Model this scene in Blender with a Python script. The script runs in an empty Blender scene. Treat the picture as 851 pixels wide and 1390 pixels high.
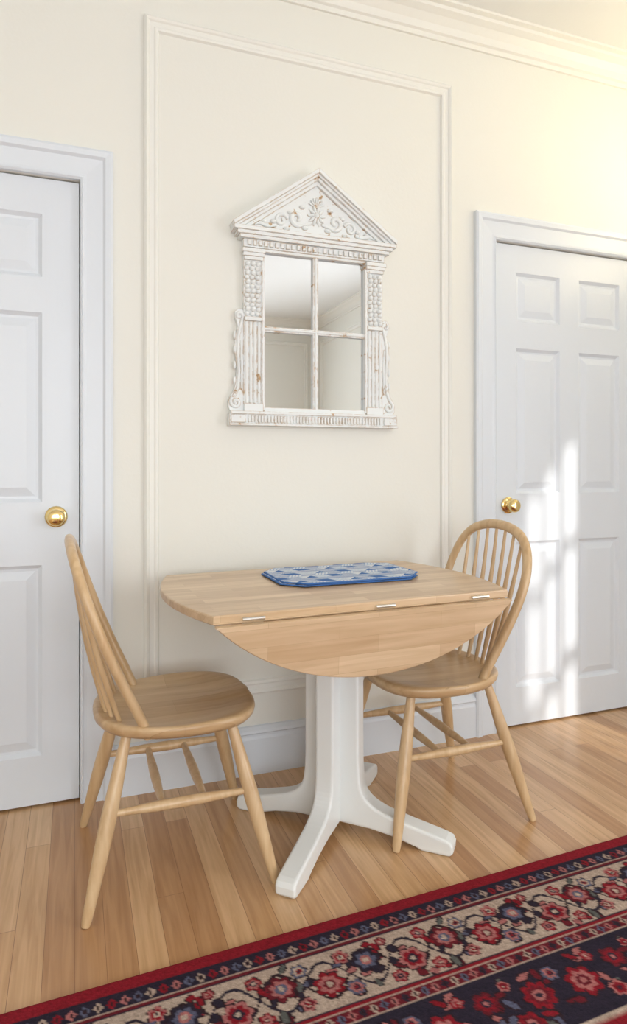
import bpy, math, random
import numpy as np
from mathutils import Vector, Matrix
random.seed(3)
sc = bpy.context.scene
try:
    sc.view_settings.view_transform = 'Standard'
    sc.view_settings.look = 'None'
except Exception as e:
    print(e)
W = 2.262      # y of the back wall surface
CEIL = 2.90
XL, XR, YR = -2.3, 2.85, -3.1

# ------------------------------------------------------------ materials
def new_mat(name):
    m = bpy.data.materials.new(name); m.use_nodes = True
    nt = m.node_tree
    return m, nt, nt.nodes['Principled BSDF']
def N(nt, t, **kw):
    n = nt.nodes.new(t)
    for k, v in kw.items(): setattr(n, k, v)
    return n
def L(nt, a, b): nt.links.new(a, b)
def paint_mat(name, col, rough=0.5, bump=0.03, scale=60, var=0.01):
    m, nt, b = new_mat(name)
    tc = N(nt, 'ShaderNodeTexCoord')
    no = N(nt, 'ShaderNodeTexNoise'); no.inputs['Scale'].default_value = scale; no.inputs['Detail'].default_value = 4
    L(nt, tc.outputs['Object'], no.inputs['Vector'])
    n2 = N(nt, 'ShaderNodeTexNoise'); n2.inputs['Scale'].default_value = 1.3
    L(nt, tc.outputs['Object'], n2.inputs['Vector'])
    cr = N(nt, 'ShaderNodeValToRGB')
    cr.color_ramp.elements[0].color = tuple(max(0, c - var) for c in col) + (1,)
    cr.color_ramp.elements[1].color = tuple(min(1, c + var) for c in col) + (1,)
    L(nt, n2.outputs['Fac'], cr.inputs['Fac']); L(nt, cr.outputs['Color'], b.inputs['Base Color'])
    bu = N(nt, 'ShaderNodeBump'); bu.inputs['Strength'].default_value = bump; bu.inputs['Distance'].default_value = 0.01
    L(nt, no.outputs['Fac'], bu.inputs['Height']); L(nt, bu.outputs['Normal'], b.inputs['Normal'])
    b.inputs['Roughness'].default_value = rough
    return m
M_wall = paint_mat('wall_paint_cream', (0.825, 0.817, 0.762), 0.6, 0.04, 90)
M_trimcream = paint_mat('trim_paint_cream', (0.85, 0.845, 0.80), 0.4)
M_white = paint_mat('trim_paint_white', (0.745, 0.79, 0.85), 0.35)
M_ceil = paint_mat('ceiling_paint', (0.85, 0.86, 0.85), 0.8)
M_tablewhite = paint_mat('table_paint_white', (0.84, 0.86, 0.85), 0.3)

def wood_mat(name, c1, c2, axis=2, stave=None, rough=0.35, dark=None):
    m, nt, b = new_mat(name)
    tc = N(nt, 'ShaderNodeTexCoord')
    mp = N(nt, 'ShaderNodeMapping')
    sc_ = [28, 28, 28]; sc_[axis] = 2.0
    mp.inputs['Scale'].default_value = sc_
    L(nt, tc.outputs['Object'], mp.inputs['Vector'])
    no = N(nt, 'ShaderNodeTexNoise'); no.inputs['Scale'].default_value = 1.6; no.inputs['Detail'].default_value = 6; no.inputs['Distortion'].default_value = 0.6
    L(nt, mp.outputs['Vector'], no.inputs['Vector'])
    cr = N(nt, 'ShaderNodeValToRGB')
    cr.color_ramp.elements[0].position = 0.3; cr.color_ramp.elements[1].position = 0.7
    cr.color_ramp.elements[0].color = (*c1, 1); cr.color_ramp.elements[1].color = (*c2, 1)
    L(nt, no.outputs['Fac'], cr.inputs['Fac'])
    out = cr.outputs['Color']
    if stave:
        sx = N(nt, 'ShaderNodeSeparateXYZ'); L(nt, tc.outputs['Object'], sx.inputs[0])
        ad = N(nt, 'ShaderNodeMath', operation='ADD'); L(nt, sx.outputs['Y'], ad.inputs[0]); L(nt, sx.outputs['Z'], ad.inputs[1])
        cb = N(nt, 'ShaderNodeCombineXYZ'); L(nt, sx.outputs['X'], cb.inputs['X']); L(nt, ad.outputs[0], cb.inputs['Y'])
        br = N(nt, 'ShaderNodeTexBrick'); br.offset = 0.37; br.offset_frequency = 2
        br.inputs['Scale'].default_value = 1; br.inputs['Brick Width'].default_value = stave[0]; br.inputs['Row Height'].default_value = stave[1]
        br.inputs['Mortar Size'].default_value = 0.0004
        br.inputs['Color1'].default_value = (0.76, 0.68, 0.60, 1); br.inputs['Color2'].default_value = (1.0, 1.0, 1.0, 1); br.inputs['Mortar'].default_value = (0.65, 0.58, 0.5, 1)
        L(nt, cb.outputs[0], br.inputs['Vector'])
        mx = N(nt, 'ShaderNodeMix', data_type='RGBA', blend_type='MULTIPLY'); mx.inputs['Factor'].default_value = 0.85
        L(nt, out, mx.inputs[6]); L(nt, br.outputs['Color'], mx.inputs[7]); out = mx.outputs[2]
    L(nt, out, b.inputs['Base Color'])
    b.inputs['Roughness'].default_value = rough
    b.inputs['Coat Weight'].default_value = 0.25; b.inputs['Coat Roughness'].default_value = 0.2
    return m
WA, WB = (0.57, 0.37, 0.19), (0.71, 0.51, 0.295)
M_chair = wood_mat('beech_wood', WA, WB, 2)
M_seat = wood_mat('beech_seat_wood', WA, WB, 0, stave=(2.0, 0.11))
M_top = wood_mat('beech_butcher_block', (0.61, 0.43, 0.255), (0.77, 0.58, 0.385), 0, stave=(0.30, 0.042))

def floor_mat():
    m, nt, b = new_mat('oak_strip_floor')
    tc = N(nt, 'ShaderNodeTexCoord')
    sx = N(nt, 'ShaderNodeSeparateXYZ'); L(nt, tc.outputs['Object'], sx.inputs[0])
    cb = N(nt, 'ShaderNodeCombineXYZ'); L(nt, sx.outputs['Y'], cb.inputs['X']); L(nt, sx.outputs['X'], cb.inputs['Y'])
    br = N(nt, 'ShaderNodeTexBrick'); br.offset = 0.43; br.offset_frequency = 2; br.squash = 1.3; br.squash_frequency = 3
    br.inputs['Scale'].default_value = 1; br.inputs['Brick Width'].default_value = 1.3; br.inputs['Row Height'].default_value = 0.066
    br.inputs['Mortar Size'].default_value = 0.0007; br.inputs['Mortar Smooth'].default_value = 0.3
    br.inputs['Color1'].default_value = (0.0, 0.0, 0.0, 1); br.inputs['Color2'].default_value = (1, 1, 1, 1); br.inputs['Mortar'].default_value = (0.5, 0.5, 0.5, 1)
    L(nt, cb.outputs[0], br.inputs['Vector'])
    cr = N(nt, 'ShaderNodeValToRGB'); e = cr.color_ramp.elements
    e[0].position = 0.0; e[0].color = (0.50, 0.27, 0.125, 1)
    e[1].position = 1.0; e[1].color = (0.75, 0.50, 0.285, 1)
    x = cr.color_ramp.elements.new(0.5); x.color = (0.65, 0.395, 0.20, 1)
    L(nt, br.outputs['Color'], cr.inputs['Fac'])
    mp = N(nt, 'ShaderNodeMapping'); mp.inputs['Scale'].default_value = (40, 2.2, 1)
    L(nt, tc.outputs['Object'], mp.inputs['Vector'])
    no = N(nt, 'ShaderNodeTexNoise'); no.inputs['Scale'].default_value = 1.5; no.inputs['Detail'].default_value = 7; no.inputs['Distortion'].default_value = 0.8
    L(nt, mp.outputs['Vector'], no.inputs['Vector'])
    g = N(nt, 'ShaderNodeValToRGB'); g.color_ramp.elements[0].position = 0.3; g.color_ramp.elements[0].color = (0.76, 0.69, 0.61, 1)
    g.color_ramp.elements[1].position = 0.65; g.color_ramp.elements[1].color = (1, 1, 1, 1)
    L(nt, no.outputs['Fac'], g.inputs['Fac'])
    mx = N(nt, 'ShaderNodeMix', data_type='RGBA', blend_type='MULTIPLY'); mx.inputs['Factor'].default_value = 1
    L(nt, cr.outputs['Color'], mx.inputs[6]); L(nt, g.outputs['Color'], mx.inputs[7])
    m2 = N(nt, 'ShaderNodeMix', data_type='RGBA'); L(nt, br.outputs['Fac'], m2.inputs[0])
    L(nt, mx.outputs[2], m2.inputs[6]); m2.inputs[7].default_value = (0.26, 0.12, 0.05, 1)
    L(nt, m2.outputs[2], b.inputs['Base Color'])
    b.inputs['Roughness'].default_value = 0.28
    b.inputs['Coat Weight'].default_value = 0.2; b.inputs['Coat Roughness'].default_value = 0.15
    bu = N(nt, 'ShaderNodeBump'); bu.inputs['Strength'].default_value = 0.25; bu.inputs['Distance'].default_value = 0.001; bu.invert = True
    L(nt, br.outputs['Fac'], bu.inputs['Height']); L(nt, bu.outputs['Normal'], b.inputs['Normal'])
    return m
M_floor = floor_mat()

def distressed_mat():
    m, nt, b = new_mat('distressed_white_paint')
    tc = N(nt, 'ShaderNodeTexCoord')
    no = N(nt, 'ShaderNodeTexNoise'); no.inputs['Scale'].default_value = 30; no.inputs['Detail'].default_value = 6; no.inputs['Roughness'].default_value = 0.7
    L(nt, tc.outputs['Object'], no.inputs['Vector'])
    bv = N(nt, 'ShaderNodeBevel'); bv.samples = 4; bv.inputs['Radius'].default_value = 0.004
    ge = N(nt, 'ShaderNodeNewGeometry')
    dp = N(nt, 'ShaderNodeVectorMath', operation='DOT_PRODUCT'); L(nt, bv.outputs[0], dp.inputs[0]); L(nt, ge.outputs['Normal'], dp.inputs[1])
    mr = N(nt, 'ShaderNodeMapRange'); mr.inputs[1].default_value = 1.0; mr.inputs[2].default_value = 0.75; mr.inputs[3].default_value = 0.0; mr.inputs[4].default_value = 0.19
    L(nt, dp.outputs['Value'], mr.inputs[0])
    ad = N(nt, 'ShaderNodeMath', operation='ADD'); L(nt, no.outputs['Fac'], ad.inputs[0]); L(nt, mr.outputs[0], ad.inputs[1])
    cr = N(nt, 'ShaderNodeValToRGB'); cr.color_ramp.elements[0].position = 0.62; cr.color_ramp.elements[1].position = 0.66
    L(nt, ad.outputs[0], cr.inputs['Fac'])
    mx = N(nt, 'ShaderNodeMix', data_type='RGBA'); L(nt, cr.outputs['Color'], mx.inputs[0])
    mx.inputs[6].default_value = (0.83, 0.85, 0.85, 1); mx.inputs[7].default_value = (0.50, 0.32, 0.16, 1)
    L(nt, mx.outputs[2], b.inputs['Base Color']); b.inputs['Roughness'].default_value = 0.6
    return m
M_dist = distressed_mat()
def simple(name, col, rough, metal=0.0):
    m, nt, b = new_mat(name)
    b.inputs['Base Color'].default_value = (*col, 1); b.inputs['Roughness'].default_value = rough; b.inputs['Metallic'].default_value = metal
    return m
M_brass = simple('polished_brass', (0.86, 0.66, 0.30), 0.16, 1)
M_steel = simple('hinge_steel', (0.75, 0.74, 0.72), 0.3, 1)
M_glass = simple('mirror_silver', (0.78, 0.81, 0.83), 0.01, 1)
def attr_mat(name, rough, bump_scale, bump):
    m, nt, b = new_mat(name)
    at = N(nt, 'ShaderNodeAttribute'); at.attribute_name = 'Col'
    tc = N(nt, 'ShaderNodeTexCoord')
    no = N(nt, 'ShaderNodeTexNoise'); no.inputs['Scale'].default_value = bump_scale; no.inputs['Detail'].default_value = 3
    L(nt, tc.outputs['Object'], no.inputs['Vector'])
    g = N(nt, 'ShaderNodeValToRGB'); g.color_ramp.elements[0].position = 0.3; g.color_ramp.elements[0].color = (0.7, 0.7, 0.7, 1); g.color_ramp.elements[1].position = 0.6
    L(nt, no.outputs['Fac'], g.inputs['Fac'])
    mx = N(nt, 'ShaderNodeMix', data_type='RGBA', blend_type='MULTIPLY'); mx.inputs['Factor'].default_value = 0.8
    L(nt, at.outputs['Color'], mx.inputs[6]); L(nt, g.outputs['Color'], mx.inputs[7]); L(nt, mx.outputs[2], b.inputs['Base Color'])
    bu = N(nt, 'ShaderNodeBump'); bu.inputs['Strength'].default_value = bump; bu.inputs['Distance'].default_value = 0.003
    L(nt, no.outputs['Fac'], bu.inputs['Height']); L(nt, bu.outputs['Normal'], b.inputs['Normal'])
    b.inputs['Roughness'].default_value = rough; b.inputs['Specular IOR Level'].default_value = 0.15
    return m
M_rug = attr_mat('wool_rug', 0.95, 400, 0.5)
M_mat = attr_mat('woven_cotton', 0.9, 700, 0.25)

# ------------------------------------------------------------ mesh builder
class MB:
    def __init__(s): s.v = []; s.f = []; s.sm = []
    def add(s, vs, fs, smooth=False):
        o = len(s.v); s.v += [tuple(v) for v in vs]
        s.f += [tuple(i + o for i in f) for f in fs]; s.sm += [smooth] * len(fs)
    def box(s, x0, x1, y0, y1, z0, z1, M=None):
        vs = [Vector(p) for p in ((x0,y0,z0),(x1,y0,z0),(x1,y1,z0),(x0,y1,z0),(x0,y0,z1),(x1,y0,z1),(x1,y1,z1),(x0,y1,z1))]
        if M: vs = [M @ v for v in vs]
        s.add(vs, [(0,3,2,1),(4,5,6,7),(0,1,5,4),(1,2,6,5),(2,3,7,6),(3,0,4,7)])
    def tube(s, pts, rad, seg=12, flat=1.0, up=None, cap=True):
        pts = [Vector(p) for p in pts]; n = len(pts)
        if not hasattr(rad, '__len__'): rad = [rad] * n
        T = []
        for i in range(n):
            a = pts[max(0, i-1)]; b = pts[min(n-1, i+1)]; T.append((b-a).normalized())
        u = Vector(up) if up else (Vector((0,0,1)) if abs(T[0].z) < 0.9 else Vector((1,0,0)))
        vs = []
        for i in range(n):
            u = (u - T[i]*u.dot(T[i])).normalized(); w = T[i].cross(u)
            for k in range(seg):
                a = 2*math.pi*k/seg
                vs.append(pts[i] + (u*math.cos(a)*flat + w*math.sin(a))*rad[i])
        fs = []
        for i in range(n-1):
            for k in range(seg):
                k2 = (k+1) % seg
                fs.append((i*seg+k, i*seg+k2, (i+1)*seg+k2, (i+1)*seg+k))
        s.add(vs, fs, True)
        if cap:
            s.add(vs[:seg], [tuple(range(seg-1, -1, -1))]); s.add(vs[-seg:], [tuple(range(seg))])
    def lathe(s, prof, M, seg=28):   # prof: (r, h) about local z
        vs = []; n = len(prof)
        for r, h in prof:
            for k in range(seg):
                a = 2*math.pi*k/seg; vs.append(M @ Vector((r*math.cos(a), r*math.sin(a), h)))
        fs = [(i*seg+k, i*seg+(k+1)%seg, (i+1)*seg+(k+1)%seg, (i+1)*seg+k) for i in range(n-1) for k in range(seg)]
        s.add(vs, fs, True)
    def blob(s, c, r, seg=10, rings=6):
        vs = []; fs = []
        for i in range(rings+1):
            t = math.pi*i/rings
            for k in range(seg):
                a = 2*math.pi*k/seg
                vs.append((c[0]+r[0]*math.sin(t)*math.cos(a), c[1]+r[1]*math.sin(t)*math.sin(a), c[2]+r[2]*math.cos(t)))
        fs = [(i*seg+k, (i+1)*seg+k, (i+1)*seg+(k+1)%seg, i*seg+(k+1)%seg) for i in range(rings) for k in range(seg)]
        s.add(vs, fs, True)
    def prism(s, poly, fmap, p0, p1):  # poly 2D ; fmap(a,b,p)->3D
        n = len(poly)
        vs = [fmap(a, b, p0) for a, b in poly] + [fmap(a, b, p1) for a, b in poly]
        fs = [tuple(range(n)), tuple(range(2*n-1, n-1, -1))] + [(i, i+n, (i+1)%n+n, (i+1)%n) for i in range(n)]
        s.add(vs, fs)
    def sweep(s, path, prof, fmap, closed=False):
        n = len(path); P = [Vector(p) for p in path]; dirs = []
        for i in range(n):
            def nrm(a, b):
                d = (b-a).normalized(); return Vector((-d.y, d.x))
            if closed or 0 < i < n-1:
                n1 = nrm(P[i-1], P[i]); n2 = nrm(P[i], P[(i+1) % n])
                m = (n1+n2); m = m / (1 + n1.dot(n2))
            elif i == 0: m = nrm(P[0], P[1])
            else: m = nrm(P[-2], P[-1])
            dirs.append(m)
        k = len(prof); vs = []
        for i in range(n):
            for d, h in prof:
                q = P[i] + dirs[i]*d; vs.append(fmap(q.x, q.y, h))
        fs = []
        for i in range(n if closed else n-1):
            j = (i+1) % n
            for a in range(k):
                b = (a+1) % k
                fs.append((i*k+a, i*k+b, j*k+b, j*k+a))
        if not closed:
            fs.append(tuple(range(k))); fs.append(tuple((n-1)*k+a for a in range(k-1, -1, -1)))
        s.add(vs, fs)
    def obj(s, name, mat, parent=None, bevel=0, loc=None):
        me = bpy.data.meshes.new(name); me.from_pydata(s.v, [], s.f); me.update()
        import bmesh
        bm = bmesh.new(); bm.from_mesh(me)
        sm = s.sm
        bm.faces.ensure_lookup_table()
        for i, f in enumerate(bm.faces): f.smooth = sm[i]
        bmesh.ops.recalc_face_normals(bm, faces=bm.faces[:])
        bm.to_mesh(me); bm.free()
        o = bpy.data.objects.new(name, me); sc.collection.objects.link(o)
        me.materials.append(mat)
        if parent: o.parent = parent
        if loc: o.location = loc
        if bevel:
            b = o.modifiers.new('bev', 'BEVEL'); b.width = bevel; b.segments = 2; b.limit_method = 'ANGLE'; b.angle_limit = math.radians(50)
        return o
def empty(name, loc=(0,0,0), rz=0):
    e = bpy.data.objects.new(name, None); e.location = loc; e.rotation_euler = (0, 0, rz); sc.collection.objects.link(e); return e
def catmull(pts, n=6):
    P = [Vector(p) for p in pts]; P = [P[0]*2-P[1]] + P + [P[-1]*2-P[-2]]; out = []
    for i in range(1, len(P)-2):
        for k in range(n):
            t = k/n; a, b, c, d = P[i-1], P[i], P[i+1], P[i+2]
            out.append(0.5*((2*b)+(c-a)*t+(2*a-5*b+4*c-d)*t*t+(3*b-a-3*c+d)*t**3))
    out.append(P[-2]); return out

# ------------------------------------------------------------ room shell
DL0, DL1 = -0.774, 0.013
DR0, DR1 = 1.637, 2.424
DT = 2.035
m = MB(); g = 0.004
T = 0.12
m.box(XL-T, DL0-g, W, W+T, 0, CEIL); m.box(DL1+g, DR0-g, W, W+T, 0, CEIL); m.box(DR1+g, XR+T, W, W+T, 0, CEIL)
m.box(DL0-g, DL1+g, W, W+T, DT+g, CEIL); m.box(DR0-g, DR1+g, W, W+T, DT+g, CEIL)
m.box(DL0-.1, DL1+.1, W+T, W+T+.03, 0, DT+.1); m.box(DR0-.1, DR1+.1, W+T, W+T+.03, 0, DT+.1)  # unseen plates added behind the doors to stop outside light leaking in
m.obj('wall_back', M_wall)
m = MB(); m.box(XL-T, XL, YR-T, W, 0, CEIL); m.obj('wall_left', M_wall)
WY0, WY1, WZ0, WZ1 = -1.40, 0.05, 0.30, 2.30
m = MB(); m.box(XR, XR+T, YR-T, WY0, 0, CEIL); m.box(XR, XR+T, WY1, W, 0, CEIL)
m.box(XR, XR+T, WY0, WY1, 0, WZ0); m.box(XR, XR+T, WY0, WY1, WZ1, CEIL); m.obj('wall_right', M_wall)
RW = [(-1.9, -0.4), (-0.1, 1.4)]
m = MB(); xs = [XL]+[a for w in RW for a in w]+[XR]
for a, b in zip(xs[0::2], xs[1::2]): m.box(a, b, YR-T, YR, 0, CEIL)
for a, b in RW: m.box(a, b, YR-T, YR, 0, 0.6); m.box(a, b, YR-T, YR, 2.3, CEIL)
m.obj('wall_rear', M_wall)
m = MB(); m.box(XL-T, XR+T, YR-T, W+T+.03, -0.1, 0); m.obj('floor', M_floor)
m = MB(); m.box(XL-T, XR+T, YR-T, W+T+.03, CEIL, CEIL+0.1); m.obj('ceiling', M_ceil)
# windows
def window(name, fm, a0, a1, z0, z1, cols, rows, sun_block=False, hw=.012):
    m = MB()
    def bx(u0, u1, q0, q1, p0, p1):
        m.prism([(u0,q0),(u1,q0),(u1,q1),(u0,q1)], fm, p0, p1)
    c = 0.045
    bx(a0, a0+c, z0, z1, -.08, -.03); bx(a1-c, a1, z0, z1, -.08, -.03)
    bx(a0+c, a1-c, z0, z0+c, -.08, -.03); bx(a0+c, a1-c, z1-c, z1, -.08, -.03)
    for i in range(1, cols):
        x = a0+(a1-a0)*i/cols; bx(x-hw, x+hw, z0+c, z1-c, -.07, -.04)
    for i in range(1, rows):
        z = z0+(z1-z0)*i/rows; t = .022 if i*2 == rows else .012
        bx(a0+c, a1-c, z-t, z+t, -.072, -.038)
    if sun_block: bx(a0, a1, z0, z1, -.115, -.095)  # opaque sheet added across the opening to keep direct sun out
    m.sweep([(a0,z0),(a1,z0),(a1,z1),(a0,z1)], [(0,0),(0,.02),(-.09,.025),(-.09,0)], fm, True)
    m.obj(name, M_white)
window('window_1', lambda a, b, p: (XR-p, a, b), WY0, WY1, WZ0, WZ1, 5, 4, hw=.035)
for i, (a, b) in enumerate(RW):
    window('window_%d' % (i+2), lambda u, z, p: (u, YR+p, z), a, b, 0.6, 2.3, 3, 4, True)  # unseen rear windows, added for soft frontal fill and closed against the sun

BW = lambda u, z, p: (u, W-p, z)
m = MB()
cprof = [(0, 0), (.010, 0), (.012, .018), (.022, .022), (.030, .045), (.052, .066), (.075, .078), (.080, .088), (.098, .092), (.100, .100), (0, .100)]
m.sweep([(XL, YR), (XR, YR), (XR, W), (XL, W)], cprof, lambda x, y, h: (x, y, CEIL-.1+h), True)
m.obj('trim_crown', M_trimcream)
bprof = [(0, 0), (.018, 0), (.018, .125), (.014, .135), (.014, .142), (.020, .148), (.018, .156), (.008, .168), (0, .170)]
def base(name, path):
    m = MB(); m.sweep(path, bprof, lambda x, y, h: (x, y, h)); m.obj(name, M_white)
CW = 0.103
base('baseboard_back', [(DR0-CW, W), (DL1+CW, W)])
base('baseboard_left', [(DL0-CW, W), (XL, W), (XL, YR), (XR, YR), (XR, W), (DR1+CW, W)])
pprof = [(0, 0), (0, .012), (-.007, .018), (-.014, .014), (-.018, .009), (-.032, .008), (-.038, .012), (-.046, .010), (-.050, 0)]
def panel(name, fm, a0, a1, z0, z1):
    m = MB(); m.sweep([(a0,z0),(a0,z1),(a1,z1),(a1,z0)], pprof, fm, True); m.obj(name, M_trimcream)
panel('trim_1', BW, 0.220, 1.422, 0.285, 2.63)
panel('trim_2', lambda u, z, p: (u, YR+p, z), 1.65, 2.72, 0.285, 2.63)
panel('trim_3', lambda a, z, p: (XR-p, a, z), -2.95, -1.60, 0.285, 2.63)
panel('trim_4', lambda a, z, p: (XL+p, a, z), -2.5, -0.5, 0.285, 2.63)
kprof = [(0, 0), (0, .012), (.006, .017), (.012, .013), (.020, .012), (.070, .016), (.078, .024), (.094, .026), (CW, .020), (CW, 0)]
for i, (a, b) in enumerate(((DL0, DL1), (DR0, DR1))):
    m = MB(); m.sweep([(a-g, 0), (a-g, DT+g), (b+g, DT+g), (b+g, 0)], kprof, BW)
    m.obj('trim_%d' % (i+5), M_white)
    e = empty('door_%d' % (i+1), ((a+b)/2, W, 0))
    w = (b-a)/2; s = 0.112; mu = 0.104
    m = MB(); xc = [-w, -w+s, -mu/2, mu/2, w-s, w]
    zc = [0.008, 0.165, 0.782, 0.985, 1.60, 1.715, 1.92, DT]
    y0 = 0.014
    for ix in range(5):
        for iz in range(7):
            x0, x1, z0, z1 = xc[ix], xc[ix+1], zc[iz], zc[iz+1]
            if ix in (1, 3) and iz in (1, 3, 5):
                rings = [(0, 0), (.004, .004), (.012, .011), (.020, .012), (.045, .004), (.048, .003)]
                vs = []
                for ins, dp in rings:
                    vs += [(x0+ins, y0+dp, z0+ins), (x1-ins, y0+dp, z0+ins), (x1-ins, y0+dp, z1-ins), (x0+ins, y0+dp, z1-ins)]
                fs = [(r*4+k, r*4+(k+1)%4, r*4+4+(k+1)%4, r*4+4+k) for r in range(len(rings)-1) for k in range(4)]
                o = (len(rings)-1)*4; fs.append((o, o+1, o+2, o+3))
                m.add(vs, fs)
            else:
                m.add([(x0,y0,z0),(x1,y0,z0),(x1,y0,z1),(x0,y0,z1)], [(0,1,2,3)])
    z0, z1 = zc[0], zc[-1]; yb = y0+.036
    m.add([(-w,y0,z0),(w,y0,z0),(w,y0,z1),(-w,y0,z1),(-w,yb,z0),(w,yb,z0),(w,yb,z1),(-w,yb,z1)], [(4,5,6,7),(0,1,5,4),(1,2,6,5),(2,3,7,6),(3,0,4,7)])
    m.obj('door_slab', M_white, e)
    m = MB(); kx = (w-.070) if i == 0 else (-w+.072)
    R = Matrix.Translation((kx, y0, 0.937)) @ Matrix.Rotation(math.radians(90), 4, 'X')
    m.lathe([(0, .001), (.034, .001), (.035, .003), (.033, .006), (.027, .008), (.018, .010), (.013, .013), (.0125, .022), (.016, .026), (.022, .030), (.0265, .037), (.0275, .043), (.0265, .050), (.021, .056), (.012, .0585), (0, .059)], R)
    m.obj('door_knob', M_brass, e)

# ------------------------------------------------------------ wall mirror
e = empty('wall_mirror', (0.833, W-0.001, 1.246))
MF = lambda x, z, p: (x, -p, z)
m = MB()
def bx(x0, x1, z0, z1, p0, p1): m.box(x0, x1, -p1, -p0, z0, z1)
bx(-.327, .327, 0, .040, 0, .038); bx(-.322, .322, .040, .050, 0, .046); bx(-.327, .327, 0, .007, .038, .046)
n = 44
for i in range(n):
    x = -.262+.524*(i+.5)/n; bx(x-.0038, x+.0038, .011, .035, .038, .043)
for sx in (-1, 1):
    bx(min(sx*.270, sx*.322), max(sx*.270, sx*.322), .010, .036, .038, .044)
for sx in (-1, 1):
    def sb(a, b, z0, z1, p0, p1): bx(min(sx*a, sx*b), max(sx*a, sx*b), z0, z1, p0, p1)
    sb(.197, .272, .050, .630, 0, .022)
    sb(.197, .206, .055, .628, .022, .030)
    sb(.203, .272, .050, .078, .022, .032)
    sb(.207, .270, .372, .386, .022, .032)
    sb(.203, .272, .588, .600, .022, .032); sb(.200, .276, .600, .612, .022, .038); sb(.198, .280, .612, .626, .022, .043)
    for k in range(4):
        x = sx*(.216+.0155*k)
        m.tube([(x, -.022, .080), (x, -.022, .370)], .0058, 8)
    for r in range(12):
        for k in range(3):
            x = sx*(.2185+.0195*k+(.0 if r % 2 else .004)); z = .397+.0162*r
            m.blob((x, -.023, z), (.0095, .009, .0088), 8, 5)
bx(-.200, .200, .050, .066, 0, .026); bx(-.200, .200, .622, .640, 0, .026)
bx(-.010, .010, .066, .622, .008, .022); bx(-.197, -.010, .339, .357, .008, .022); bx(.010, .197, .339, .357, .008, .022)
m.tube([(0, -.022, .066), (0, -.022, .622)], .005, 8); m.tube([(-.197, -.022, .348), (.197, -.022, .348)], .005, 8)
bx(-.275, .275, .632, .662, 0, .032)
for i in range(26):
    x = -.265+.53*(i+.5)/26; bx(x-.006, x+.006, .638, .655, .032, .040)
bx(-.290, .290, .660, .672, 0, .046); bx(-.300, .300, .672, .684, 0, .054); bx(-.314, .314, .684, .697, 0, .062)
m.prism([(-.30, .697), (.30, .697), (0, .915)], MF, 0, .026)
ang = math.atan2(.915-.690, .314)
def rake(off, th, p0, p1, ext=0):
    d = Vector((math.cos(ang), math.sin(ang))); nn = Vector((-d.y, d.x))
    A = Vector((-.314, .697))
    for sx in (1, -1):
        pts = []
        for o in (off, off+th):
            a = A+nn*o
            a = a + d*((-.314-ext-a.x)/d.x)
            if a.y < .6971: a = a + d*((.6971-a.y)/d.y)
            tt = (0-a.x)/d.x; b = a+d*tt
            pts.append((a, b))
        poly = [pts[0][0], pts[0][1], pts[1][1], pts[1][0]]
        m.prism([(sx*p.x, p.y) for p in poly], MF, p0, p1)
rake(-.030, .012, 0, .036); rake(-.018, .010, 0, .046); rake(-.008, .008, 0, .054); rake(0, .013, 0, .063, .004)
cz = .775; cp = .028
for k in range(10):
    a = 2*math.pi*k/10; 
    for rr, ll in ((.020, .013),):
        c = (rr*math.cos(a), -cp, cz+rr*1.15*math.sin(a)); 
        m.tube([(0.008*math.cos(a), -cp-.006, cz+.008*math.sin(a)), c, (1.75*rr*math.cos(a), -cp, cz+1.95*rr*math.sin(a))], [.003, .0065, .002], 8)
m.blob((0, -cp-.004, cz), (.010, .010, .010))
for k in range(7):
    a = math.radians(30+20*k); m.tube([(0, -cp, cz+.03), (.034*math.cos(a), -cp-.003, cz+.02+.045*math.sin(a))], [.004, .003], 6)
for sx in (-1, 1):
    def spiral(cx, c_z, r0, r1, a0, a1, n=22):
        return [(sx*(cx+(r0+(r1-r0)*i/n)*math.cos(a0+(a1-a0)*i/n)), -cp, c_z+(r0+(r1-r0)*i/n)*math.sin(a0+(a1-a0)*i/n)) for i in range(n+1)]
    m.tube([(sx*.02, -cp, .745)]+spiral(.075, .757, .030, .005, -math.pi*.75, math.pi*1.5), [.005+.004*math.sin(i*.13) for i in range(24)], 8)
    m.tube(spiral(.135, .742, .026, .004, math.pi*.9, -math.pi*1.4), .006, 8)
    m.tube([(sx*.155, -cp, .722), (sx*.185, -cp, .716), (sx*.215, -cp, .724), (sx*.235, -cp, .715)], [.006, .009, .007, .002], 8)
    for (x, z, rx, rz) in ((.055, .80, .012, .007), (.10, .775, .013, .007), (.165, .735, .011, .008), (.045, .725, .013, .007), (.20, .728, .011, .006), (.115, .715, .013, .006)):
        m.blob((sx*x, -cp, z), (rx, .010, rz), 8, 5)
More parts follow.
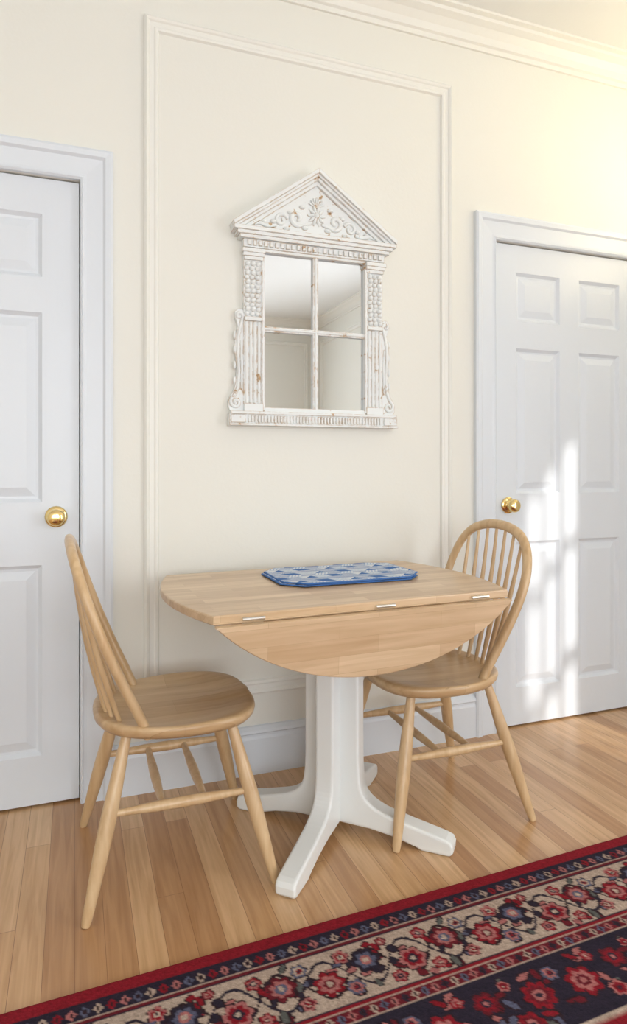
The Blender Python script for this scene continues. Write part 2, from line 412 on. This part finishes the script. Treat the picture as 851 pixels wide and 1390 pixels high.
# side scrolls
Kz = 1.13
for sx in (-1, 1):
    out = [(.270, .050), (.318, .050), (.326, .062), (.327, .080), (.320, .098), (.308, .112), (.300, .140), (.296, .180), (.300, .215), (.304, .250), (.300, .290), (.292, .315), (.296, .330), (.303, .345), (.302, .362), (.292, .372), (.280, .372), (.270, .365)]
    m.prism([(sx*a, .05+(b-.05)*Kz) for a, b in out], MF, 0, .018)
    def sp(cx, c_z, r0, r1, a0, a1, n=20):
        return [(sx*(cx+(r0+(r1-r0)*i/n)*math.cos(a0+(a1-a0)*i/n)), -.019, c_z+(r0+(r1-r0)*i/n)*math.sin(a0+(a1-a0)*i/n)) for i in range(n+1)]
    low = sp(.300, .082, .022, .003, math.pi*.4, -math.pi*2.2)
    mid = [(sx*.292, -.019, .135), (sx*.288, -.019, .195), (sx*.293, -.019, .26), (sx*.291, -.019, .315), (sx*.283, -.019, .355)]
    up = sp(.288, .388, .015, .002, math.pi*1.2, -math.pi*.9)
    m.tube(low[::-1]+mid+up, .0055, 8)
    m.tube([(sx*.280, -.019, .13), (sx*.278, -.019, .22), (sx*.281, -.019, .30)], [.003, .006, .002], 8)
    for z in (.16, .215, .27, .32): m.blob((sx*(.303), -.012, z), (.006, .007, .016), 8, 5)
m.obj('carved_frame', M_dist, e)
m = MB(); m.box(-.197, .197, -.010, -.006, .064, .624); m.obj('mirror_glass', M_glass, e)

# ------------------------------------------------------------ drop leaf table
TR = math.radians(2.5)
e = empty('drop_leaf_table', (0.719, 1.840, 0), TR)
HW = 0.3125; TH = 0.75; tk = 0.024
def slab(outline, z0, z1, r=0.004):
    n = len(outline); mm = MB(); C = Vector((sum(p[0] for p in outline)/n, sum(p[1] for p in outline)/n))
    rings = [(r*1.5, z0), (0, z0+r), (0, z1-r), (r*.4, z1-r*.3), (r*1.4, z1)]
    vs = []
    for ins, z in rings:
        for p in outline:
            d = (C-Vector(p)).normalized(); q = Vector(p)+d*ins; vs.append((q.x, q.y, z))
    fs = [(i*n+k, i*n+(k+1)%n, (i+1)*n+(k+1)%n, (i+1)*n+k) for i in range(len(rings)-1) for k in range(n)]
    mm.add(vs, fs, False); mm.add(vs[:n], [tuple(range(n))]); mm.add(vs[-n:], [tuple(range(n))])
    return mm
hc = 0.428; bul = .060; out = []
for k in range(41): y = -HW+2*HW*k/40; out.append((hc+bul*(1-(y/HW)**2), y))
for k in range(41): y = HW-2*HW*k/40; out.append((-hc-bul*(1-(y/HW)**2), y))
slab(out, TH-tk, TH).obj('table_top', M_top, e)
for sgn, nm in ((-1, 'front_leaf'), (1, 'back_leaf')):
    sag = 0.166; top = TH-0.023; RR = 0.54
    poly = [(hc-.004, 0), (-hc+.004, 0)]
    h0 = math.sqrt(RR*RR-hc*hc)
    for k in range(1, 40):
        t = k/40; ang_ = math.pi*t
        x = -math.cos(ang_)*hc; yy = (math.sqrt(max(0, RR*RR-x*x))-h0)/(RR-h0)
        poly.append((x, -max(yy, 0.02)*sag))
    y = sgn*(HW+.001)
    sl = slab([(a, b) for a, b in poly], 0, tk, .003)
    tilt = math.radians(-4)
    sl.v = [(a, y+sgn*(z-(b*math.sin(tilt))*1.0), top+b*math.cos(tilt)) for a, b, z in sl.v]
    sl.obj(nm, M_top, e)
m = MB()
for x in (-.33, 0.03, .33):
    m.tube([(x-.028, -HW-.004, TH-.013), (x+.028, -HW-.004, TH-.013)], .0045, 8)
    m.box(x-.026, x+.026, -HW-.0, -HW+.03, TH-tk-.002, TH-tk)
m.obj('leaf_hinges', M_steel, e)
m = MB()
m.box(-.33, .38, -.20, -.175, TH-tk-.05, TH-tk); m.box(-.33, .38, .175, .20, TH-tk-.05, TH-tk)
m.box(-.33, -.305, -.175, .175, TH-tk-.05, TH-tk); m.box(.355, .38, -.175, .175, TH-tk-.05, TH-tk)
m.box(-.12, .16, -.12, .12, TH-tk-.03, TH-tk)
m.obj('apron', M_chair, e, .002)
ftop = catmull([(.086, .30), (.088, .19), (.100, .125), (.145, .090), (.220, .070), (.300, .054), (.338, .046)], 5)
PX = .027
hth = 0.029
for k, (deg, fl) in enumerate(((45, 1.04), (135, .88), (225, 1.02), (315, 1.03))):
    def fs_(r): return r if r < .1 else .1+(r-.1)*fl
    prof = [(0, TH-tk-.03), (.086, TH-tk-.03)] + [(fs_(p[0]), p[1]) for p in ftop] + [(fs_(r), z) for r, z in ((.352, .040), (.358, .028), (.357, .010), (.350, 0), (.270, 0), (.255, .006), (.20, .020), (.12, .030))] + [(0, .032)]
    m = MB(); a = math.radians(deg); dx, dy = math.cos(a), math.sin(a)
    m.prism(prof, lambda r, z, p: (PX+r*dx-p*dy, r*dy+p*dx, z), -hth, hth)
    m.obj('pedestal_foot_%d' % (k+1), M_tablewhite, e, .008).modifiers['bev'].segments = 3

# ------------------------------------------------------------ placemats
def srgb(r, g_, b): 
    return tuple(((c/255+.055)/1.055)**2.4 if c/255 > .04045 else c/255/12.92 for c in (r, g_, b))
e = empty('placemat_stack', (0.797, 1.925, TH+.0005), math.radians(1))
for j in range(2):
    hx, hy = .232-.004*j, .155; nx, ny = 240, 160
    U, V = np.meshgrid(np.linspace(-1, 1, nx), np.linspace(-1, 1, ny))
    lim = hy*np.clip(1-np.clip((np.abs(U)*hx-(hx-.055))/.055, 0, 1)*.36, 0, 1)
    X = U*hx; Y = V*lim
    Z = .0065+.0055*j + .0014*np.sin(X*17+j*2)*np.cos(Y*14) + .004*np.clip(U-.8, 0, 1)*j*5
    Z = Z - .002*np.clip((np.maximum(np.abs(U), np.abs(V))-.97)/.03, 0, 1)
    c_w = srgb(230, 234, 240); c_b = srgb(80, 122, 186); c_l = srgb(168, 192, 224)
    col = np.ones((ny, nx, 4))
    # quilted patchwork: parallelogram patches, each a plain blue, plain white or pinstriped cloth
    q, r_ = .044, .034
    Xs = X + .45*Y*np.where(np.floor(Y/r_).astype(int) % 2 == 0, 1, -1)
    iu = np.floor(Xs/q).astype(int); iv = np.floor(Y/r_).astype(int); fu = Xs/q-iu; fv = Y/r_-iv
    par = (iu*7+iv*5+iu*iv) % 4
    tri = fu > fv
    col[..., :3] = c_w
    col[(par == 0) | ((par == 2) & tri), :3] = c_b
    st = ((fv*4) % 1 < .42)
    col[(par == 1) & st, :3] = c_b
    col[(par == 3) & ((fu*4) % 1 < .3), :3] = c_l
    col[(fu < .06) | (fv < .07), :3] = c_l
    edge = (np.abs(Y) > lim-.006) | (np.abs(U) > .975)
    col[edge, :3] = c_b
    vs = np.stack([X+.004*j, Y, Z], -1).reshape(-1, 3).tolist()
    fs = [(r*nx+c, r*nx+c+1, (r+1)*nx+c+1, (r+1)*nx+c) for r in range(ny-1) for c in range(nx-1)]
    me = bpy.data.meshes.new('placemat'); me.from_pydata(vs, [], fs)
    at = me.color_attributes.new('Col', 'FLOAT_COLOR', 'POINT'); at.data.foreach_set('color', col.reshape(-1))
    me.shade_smooth(); me.materials.append(M_mat)
    o = bpy.data.objects.new('placemat_%d' % (j+1), me); o.parent = e; sc.collection.objects.link(o)
    so = o.modifiers.new('s', 'SOLIDIFY'); so.thickness = .003; so.offset = -1

# ------------------------------------------------------------ windsor chairs
SH = 0.445
def chair(name, loc, rz):
    e = empty(name, loc, rz)
    nA, vs, fs = 64, [], []
    def outl(a):
        c, s = math.cos(a), math.sin(a); n = 3.1 if c > 0 else 2.6
        x = .215*abs(c)**(2/n)*(1 if c > 0 else -1); y = .222*abs(s)**(2/n)*(1 if s > 0 else -1)
        if x < 0: y *= 1+.14*(x/.215)
        if x > 0: x += .006*(1-(y/.222)**2)
        return x, y
    def topz(x, y):
        rx, ry = x/.215, y/.222
        d = max(0, 1-(rx*rx+ry*ry)*1.0)
        z = -.013*min(1, d*1.7)
        if rx > .2: z += .006*math.exp(-(y/.03)**2)*min(1, (rx-.2)/.5)
        return SH+z
    rings = []
    for f in (0.001, .15, .3, .45, .6, .72, .82, .90, .95, .98): rings.append(('t', f, 0))
    rings += [('e', 1.0, -.005), ('e', 1.006, -.012), ('e', .995, -.022), ('e', .95, -.034), ('e', .85, -.040), ('e', .001, -.042)]
    for kind, f, dz in rings:
        for k in range(nA):
            x, y = outl(2*math.pi*k/nA); x *= f; y *= f
            z = topz(x, y) - (.0015 if f == .98 else 0) if kind == 't' else SH+dz
            vs.append((x, y, z))
    for i in range(len(rings)-1):
        for k in range(nA):
            fs.append((i*nA+k, i*nA+(k+1)%nA, (i+1)*nA+(k+1)%nA, (i+1)*nA+k))
    m = MB(); m.add(vs, fs, True); m.obj('seat', M_seat, e)
    k = 0; feet = {}
    for sx in (-1, 1):
        for sy in (-1, 1):
            k += 1
            A = Vector((sx*.135, sy*.135, SH-.03)); B = Vector((sx*.238, sy*.232, 0)); feet[(sx, sy)] = (A, B)
            pts = [A.lerp(B, t) for t in (0, .12, .3, .48, .62, .8, .97, 1)]
            m = MB(); m.tube(pts, [.0125, .015, .0185, .0205, .0195, .016, .0125, .010], 16); m.obj('leg_%d' % k, M_chair, e)
    def at(sx, sy, z):
        A, B = feet[(sx, sy)]; return A.lerp(B, (A.z-z)/(A.z-B.z))
    m = MB(); mids = {}
    for sy in (-1, 1):
        a = at(-1, sy, .232); b = at(1, sy, .232); mids[sy] = (a, b)
        m.tube([a.lerp(b, t) for t in (0, .15, .35, .5, .65, .85, 1)], [.008, .010, .0135, .0145, .0135, .010, .008], 12)
    for t in (.36, .66):
        a = mids[-1][0].lerp(mids[-1][1], t); b = mids[1][0].lerp(mids[1][1], t)
        m.tube([a.lerp(b, u) for u in (0, .15, .35, .5, .65, .85, 1)], [.008, .010, .0125, .0135, .0125, .010, .008], 12)
    m.obj('stretchers', M_chair, e)
    HH = .462
    hp = [(.170, -.03), (.178, .04), (.193, .12), (.207, .20), (.214, .265), (.208, .332), (.182, .393), (.135, .435), (.07, .456), (0, HH)]
    def hx(z): return -.095-.180*(z/HH)-.012*math.sin(math.pi*max(0, z)/HH)
    full = [(y, z) for y, z in hp]+[(-y, z) for y, z in hp[-2::-1]]
    P = catmull([(hx(z), y, SH-.006+z) for y, z in full], 6)
    m = MB(); m.tube(P, .0165, 14, flat=.78, up=(1, 0, 0)); m.obj('hoop', M_chair, e)
    m = MB()
    for i in range(7):
        s = (i-3)/3
        y0 = s*.118; x0 = -.183+.035*s*s
        yt = s*.150
        best = min(P, key=lambda p: abs(p.y-yt)+(10 if p.z < SH+.28 else 0))
        A = Vector((x0, y0, SH-.02)); B = Vector((best.x, yt, best.z))
        pts = [A.lerp(B, t)+Vector((-.010*math.sin(math.pi*t), 0, 0)) for t in (0, .1, .25, .4, .55, .7, .85, 1)]
        m.tube(pts, [.0055, .0068, .0082, .0086, .0078, .0066, .0056, .005], 10)
    m.obj('spindles', M_chair, e)
    return e
chair('dining_chair', (0.262, 1.875, 0), math.radians(0))
chair('dining_chair', (1.100, 1.89, 0), math.radians(180))

# ------------------------------------------------------------ persian rug
Lr, Dr = 3.2, 2.2
xs = np.arange(0, Lr+1e-6, .0045); ys = np.concatenate([np.arange(0, .46, .0038), np.arange(.46, Dr, .012), [Dr]])
A, D = np.meshgrid(xs, ys)
dxl = A; dxr = Lr-A; dyb = Dr-D
d = np.minimum(np.minimum(D, dyb), np.minimum(dxl, dxr))
along = np.where((D <= dxl) & (D <= dxr) | (dyb <= dxl) & (dyb <= dxr), A, D)
navy = srgb(44, 38, 52); red = srgb(136, 28, 40); drk = srgb(48, 32, 38); ivory = srgb(180, 160, 145); pink = srgb(168, 104, 102); blue = srgb(90, 92, 114); cream = srgb(172, 150, 136); wine = srgb(104, 30, 40); green = srgb(92, 94, 90)
C = np.ones(A.shape+(4,)); C[..., :3] = red
def P_(mask, c): C[mask, :3] = c
def flower(a, b, R0, petals, cols, base, ph=0.0):
    r = np.hypot(a, b); th = np.arctan2(b, a)+ph
    lob = .80+.30*np.abs(np.cos(petals*th/2))
    P_(base & (r < R0*lob*1.10), drk)
    for fr, c in zip((1.0, .70, .42, .22), cols): P_(base & (r < R0*(lob if fr > .5 else 1)*fr), c)
def leaf(a, b, ang_, ln, wd, c, base):
    ca, sa = math.cos(ang_), math.sin(ang_); x = a*ca+b*sa; y = -a*sa+b*ca
    P_(base & ((x/ln)**2+(y/(wd*1.4))**2 < 1.25), drk); P_(base & ((x/ln)**2+(y/wd)**2 < 1), c)
def guard(d0, d1, unit, ground, cols):
    bm_ = (d >= d0) & (d < d1); P_(bm_, ground); c0 = (d0+d1)/2; h = (d1-d0)/2
    P_(bm_ & ((d < d0+.003) | (d > d1-.003)), cream)
    i = np.floor(along/unit).astype(int); f = along/unit-i-.5
    for j, c in enumerate(cols):
        P_(bm_ & (i % len(cols) == j) & (np.abs(f)*unit/(unit*.42)+np.abs(d-c0)/(h*.78) < 1), c)
    P_(bm_ & (np.abs(f) < .10) & (np.abs(d-c0) < h*.25), drk)
P_((d > .036) & (d < .042), navy)
guard(.042, .080, .026, navy, [pink, blue, cream, red])
P_((d >= .080) & (d < .088), wine)
mb = (d >= .088) & (d < .245); P_(mb, ivory)
P_(mb & ((d < .092) | (d > .241)), navy)
dc = .1665; un = .40
for o_, amp, c in ((0, .050, drk), (un/4, .048, navy)):
    v = amp*np.sin(2*np.pi*(along+o_)/(un/2))
    P_(mb & (np.abs(d-dc-v) < .0042), c)
rg = random.Random(5)
for kk in range(46):
    a_ = rg.random()*un; d_ = rg.uniform(-.066, .066)
    aa = (along-a_+un/2) % un-un/2
    leaf(aa, d-dc-d_, rg.random()*3.14, rg.uniform(.010, .018), rg.uniform(.005, .008), rg.choice([blue, red, navy, wine, pink, green]), mb)
for a_, d_, R0, pt, cols in ((.05, .014, .031, 7, (red, pink, wine, ivory)), (.15, -.018, .031, 6, (navy, blue, pink, ivory)), (.25, .016, .030, 6, (pink, red, navy, ivory)), (.35, -.012, .031, 7, (wine, pink, blue, ivory)),
        (.10, -.046, .018, 5, (pink, red, ivory, navy)), (.10, .042, .019, 6, (blue, pink, navy, red)), (.20, .050, .016, 5, (red, pink, navy, pink)), (.30, -.046, .017, 5, (red, pink, navy, ivory)), (.0, -.042, .017, 6, (blue, ivory, red, navy)), (.30, .05, .016, 5, (red, pink, wine, ivory)), (.39, .045, .016, 5, (pink, wine, ivory, red)), (.205, -.055, .013, 5, (wine, pink, red, ivory))):
    aa = (along-a_+un/2) % un-un/2; flower(aa, d-dc-d_, R0, pt, cols, mb)
P_((d >= .245) & (d < .253), red)
guard(.253, .287, .024, wine, [pink, navy, cream, blue])
P_((d >= .287) & (d < .293), navy)
fd = d >= .293
P_(fd, navy)
un2 = .34
for kk in range(30):
    a_ = rg.random()*un2; d_ = rg.uniform(.30, .45)
    aa = (along-a_+un2/2) % un2-un2/2
    leaf(aa, d-d_, rg.random()*3.14, rg.uniform(.012, .018), rg.uniform(.005, .008), rg.choice([blue, red, wine, pink, green, wine]), fd & (d < .46))
for a_, d_, R0, pt, cols in ((.055, .372, .036, 7, (red, pink, wine, pink)), (.165, .345, .026, 6, (wine, red, navy, pink)), (.28, .368, .033, 8, (red, wine, pink, navy)), (.11, .415, .020, 5, (pink, red, wine, navy)), (.0, .33, .018, 6, (blue, pink, navy, red)), (.11, .322, .014, 5, (red, pink, red, ivory)), (.225, .322, .013, 5, (pink, red, wine, ivory)), (.22, .42, .026, 6, (red, wine, pink, navy))):
    aa = (along-a_+un2/2) % un2-un2/2; flower(aa, d-d_, R0, pt, cols, fd & (d < .46))
inner = d >= .455; P_(inner, red); P_((d > .455) & (d < .462), ivory)
un3 = .3
for a_, b_, R0, pt, cols in ((.08, .1, .05, 8, (navy, blue, ivory, red)), (.22, .24, .045, 6, (pink, wine, ivory, navy)), (.22, .06, .025, 6, (ivory, navy, pink, red)), (.08, .24, .025, 6, (blue, ivory, navy, red))):
    flower((A-a_+un3/2) % un3-un3/2, (D-b_+un3/2) % un3-un3/2, R0, pt, cols, d > .47)
rng = np.random.default_rng(1); C[..., :3] *= (1+.12*rng.standard_normal(A.shape))[..., None]; C = np.clip(C, 0, 1)
nY, nX = A.shape
Z = .009+.0004*rng.random(A.shape); Z[0, :] = Z[-1, :] = .003; Z[:, 0] = Z[:, -1] = .003
vs = np.stack([A, -D, Z], -1).reshape(-1, 3)
idx = np.arange(nX*nY).reshape(nY, nX)
fs = np.stack([idx[:-1, :-1], idx[1:, :-1], idx[1:, 1:], idx[:-1, 1:]], -1).reshape(-1, 4)
me = bpy.data.meshes.new('persian_rug'); me.from_pydata(vs.tolist(), [], fs.tolist())
at = me.color_attributes.new('Col', 'FLOAT_COLOR', 'POINT'); at.data.foreach_set('color', C.reshape(-1).astype(np.float32))
me.materials.append(M_rug); me.shade_smooth()
o = bpy.data.objects.new('persian_rug', me); sc.collection.objects.link(o)
o.location = (-0.75, 1.413, 0.001); o.rotation_euler = (0, 0, math.radians(1.78))

# ------------------------------------------------------------ unseen uplight sconce, added on the right wall for a warm glow
e = empty('added_sconce', (XR, 1.55, 2.0))
m = MB(); m.lathe([(0, 0), (.05, 0), (.05, .012), (.02, .02), (0, .02)], Matrix.Rotation(math.radians(-90), 4, 'Y'))
m.tube([(0, 0, 0), (-.06, 0, -.02), (-.12, 0, -.01), (-.13, 0, .03)], .008, 10)
m.obj('added_sconce_arm', M_brass, e)
m = MB(); m.lathe([(.012, .03), (.05, .04), (.08, .07), (.095, .11), (.092, .11), (.077, .073), (.048, .044), (.012, .034)], Matrix.Translation((-.13, 0, 0)))
m.obj('added_sconce_bowl', M_tablewhite, e)
pl = bpy.data.lights.new('added_sconce_bulb', 'POINT'); pl.energy = 20; pl.color = (1, .85, .56); pl.shadow_soft_size = .035
o = bpy.data.objects.new('added_sconce_bulb', pl); o.location = (-.13, 0, .11); o.parent = e; sc.collection.objects.link(o)

# ------------------------------------------------------------ lights
def area(name, loc, rot, sx, sy, power, col):
    l = bpy.data.lights.new(name, 'AREA'); l.shape = 'RECTANGLE'; l.size = sx; l.size_y = sy; l.energy = power; l.color = col
    o = bpy.data.objects.new(name, l); o.location = loc; o.rotation_euler = rot; sc.collection.objects.link(o); return o
for i, (a, b) in enumerate(RW):
    area('fill_rear_%d' % (i+1), ((a+b)/2, YR+.03, 1.45), (math.radians(90), 0, 0), b-a, 1.7, (35, 52)[i], (.92, .97, 1.0))  # fill lamps added on the room side of the closed rear windows
area('daylight_right', (XR+.16, (WY0+WY1)/2, 1.3), (math.radians(90), 0, math.radians(90)), 1.5, 2.0, 70, (.97, .985, 1.0))
s = bpy.data.lights.new('sun', 'SUN'); s.energy = 4.2; s.angle = math.radians(1.5); s.color = (1, .96, .90)
o = bpy.data.objects.new('sun', s); sc.collection.objects.link(o)
o.rotation_euler = Vector((-.31, .95, -.37)).to_track_quat('-Z', 'Y').to_euler()
w = bpy.data.worlds.new('World'); sc.world = w; w.use_nodes = True
w.node_tree.nodes['Background'].inputs[0].default_value = (.75, .85, 1, 1); w.node_tree.nodes['Background'].inputs[1].default_value = 1.0

# ------------------------------------------------------------ camera
cd = bpy.data.cameras.new('camera'); cam = bpy.data.objects.new('camera', cd); sc.collection.objects.link(cam)
cd.sensor_fit = 'VERTICAL'; cd.sensor_height = 36; cd.lens = 36*880/1390; cd.shift_y = -63/1390
cam.location = (0, 0, 1.104); cam.rotation_euler = (math.radians(90), 0, -math.radians(20.21))
cd.clip_start = .05
sc.camera = cam
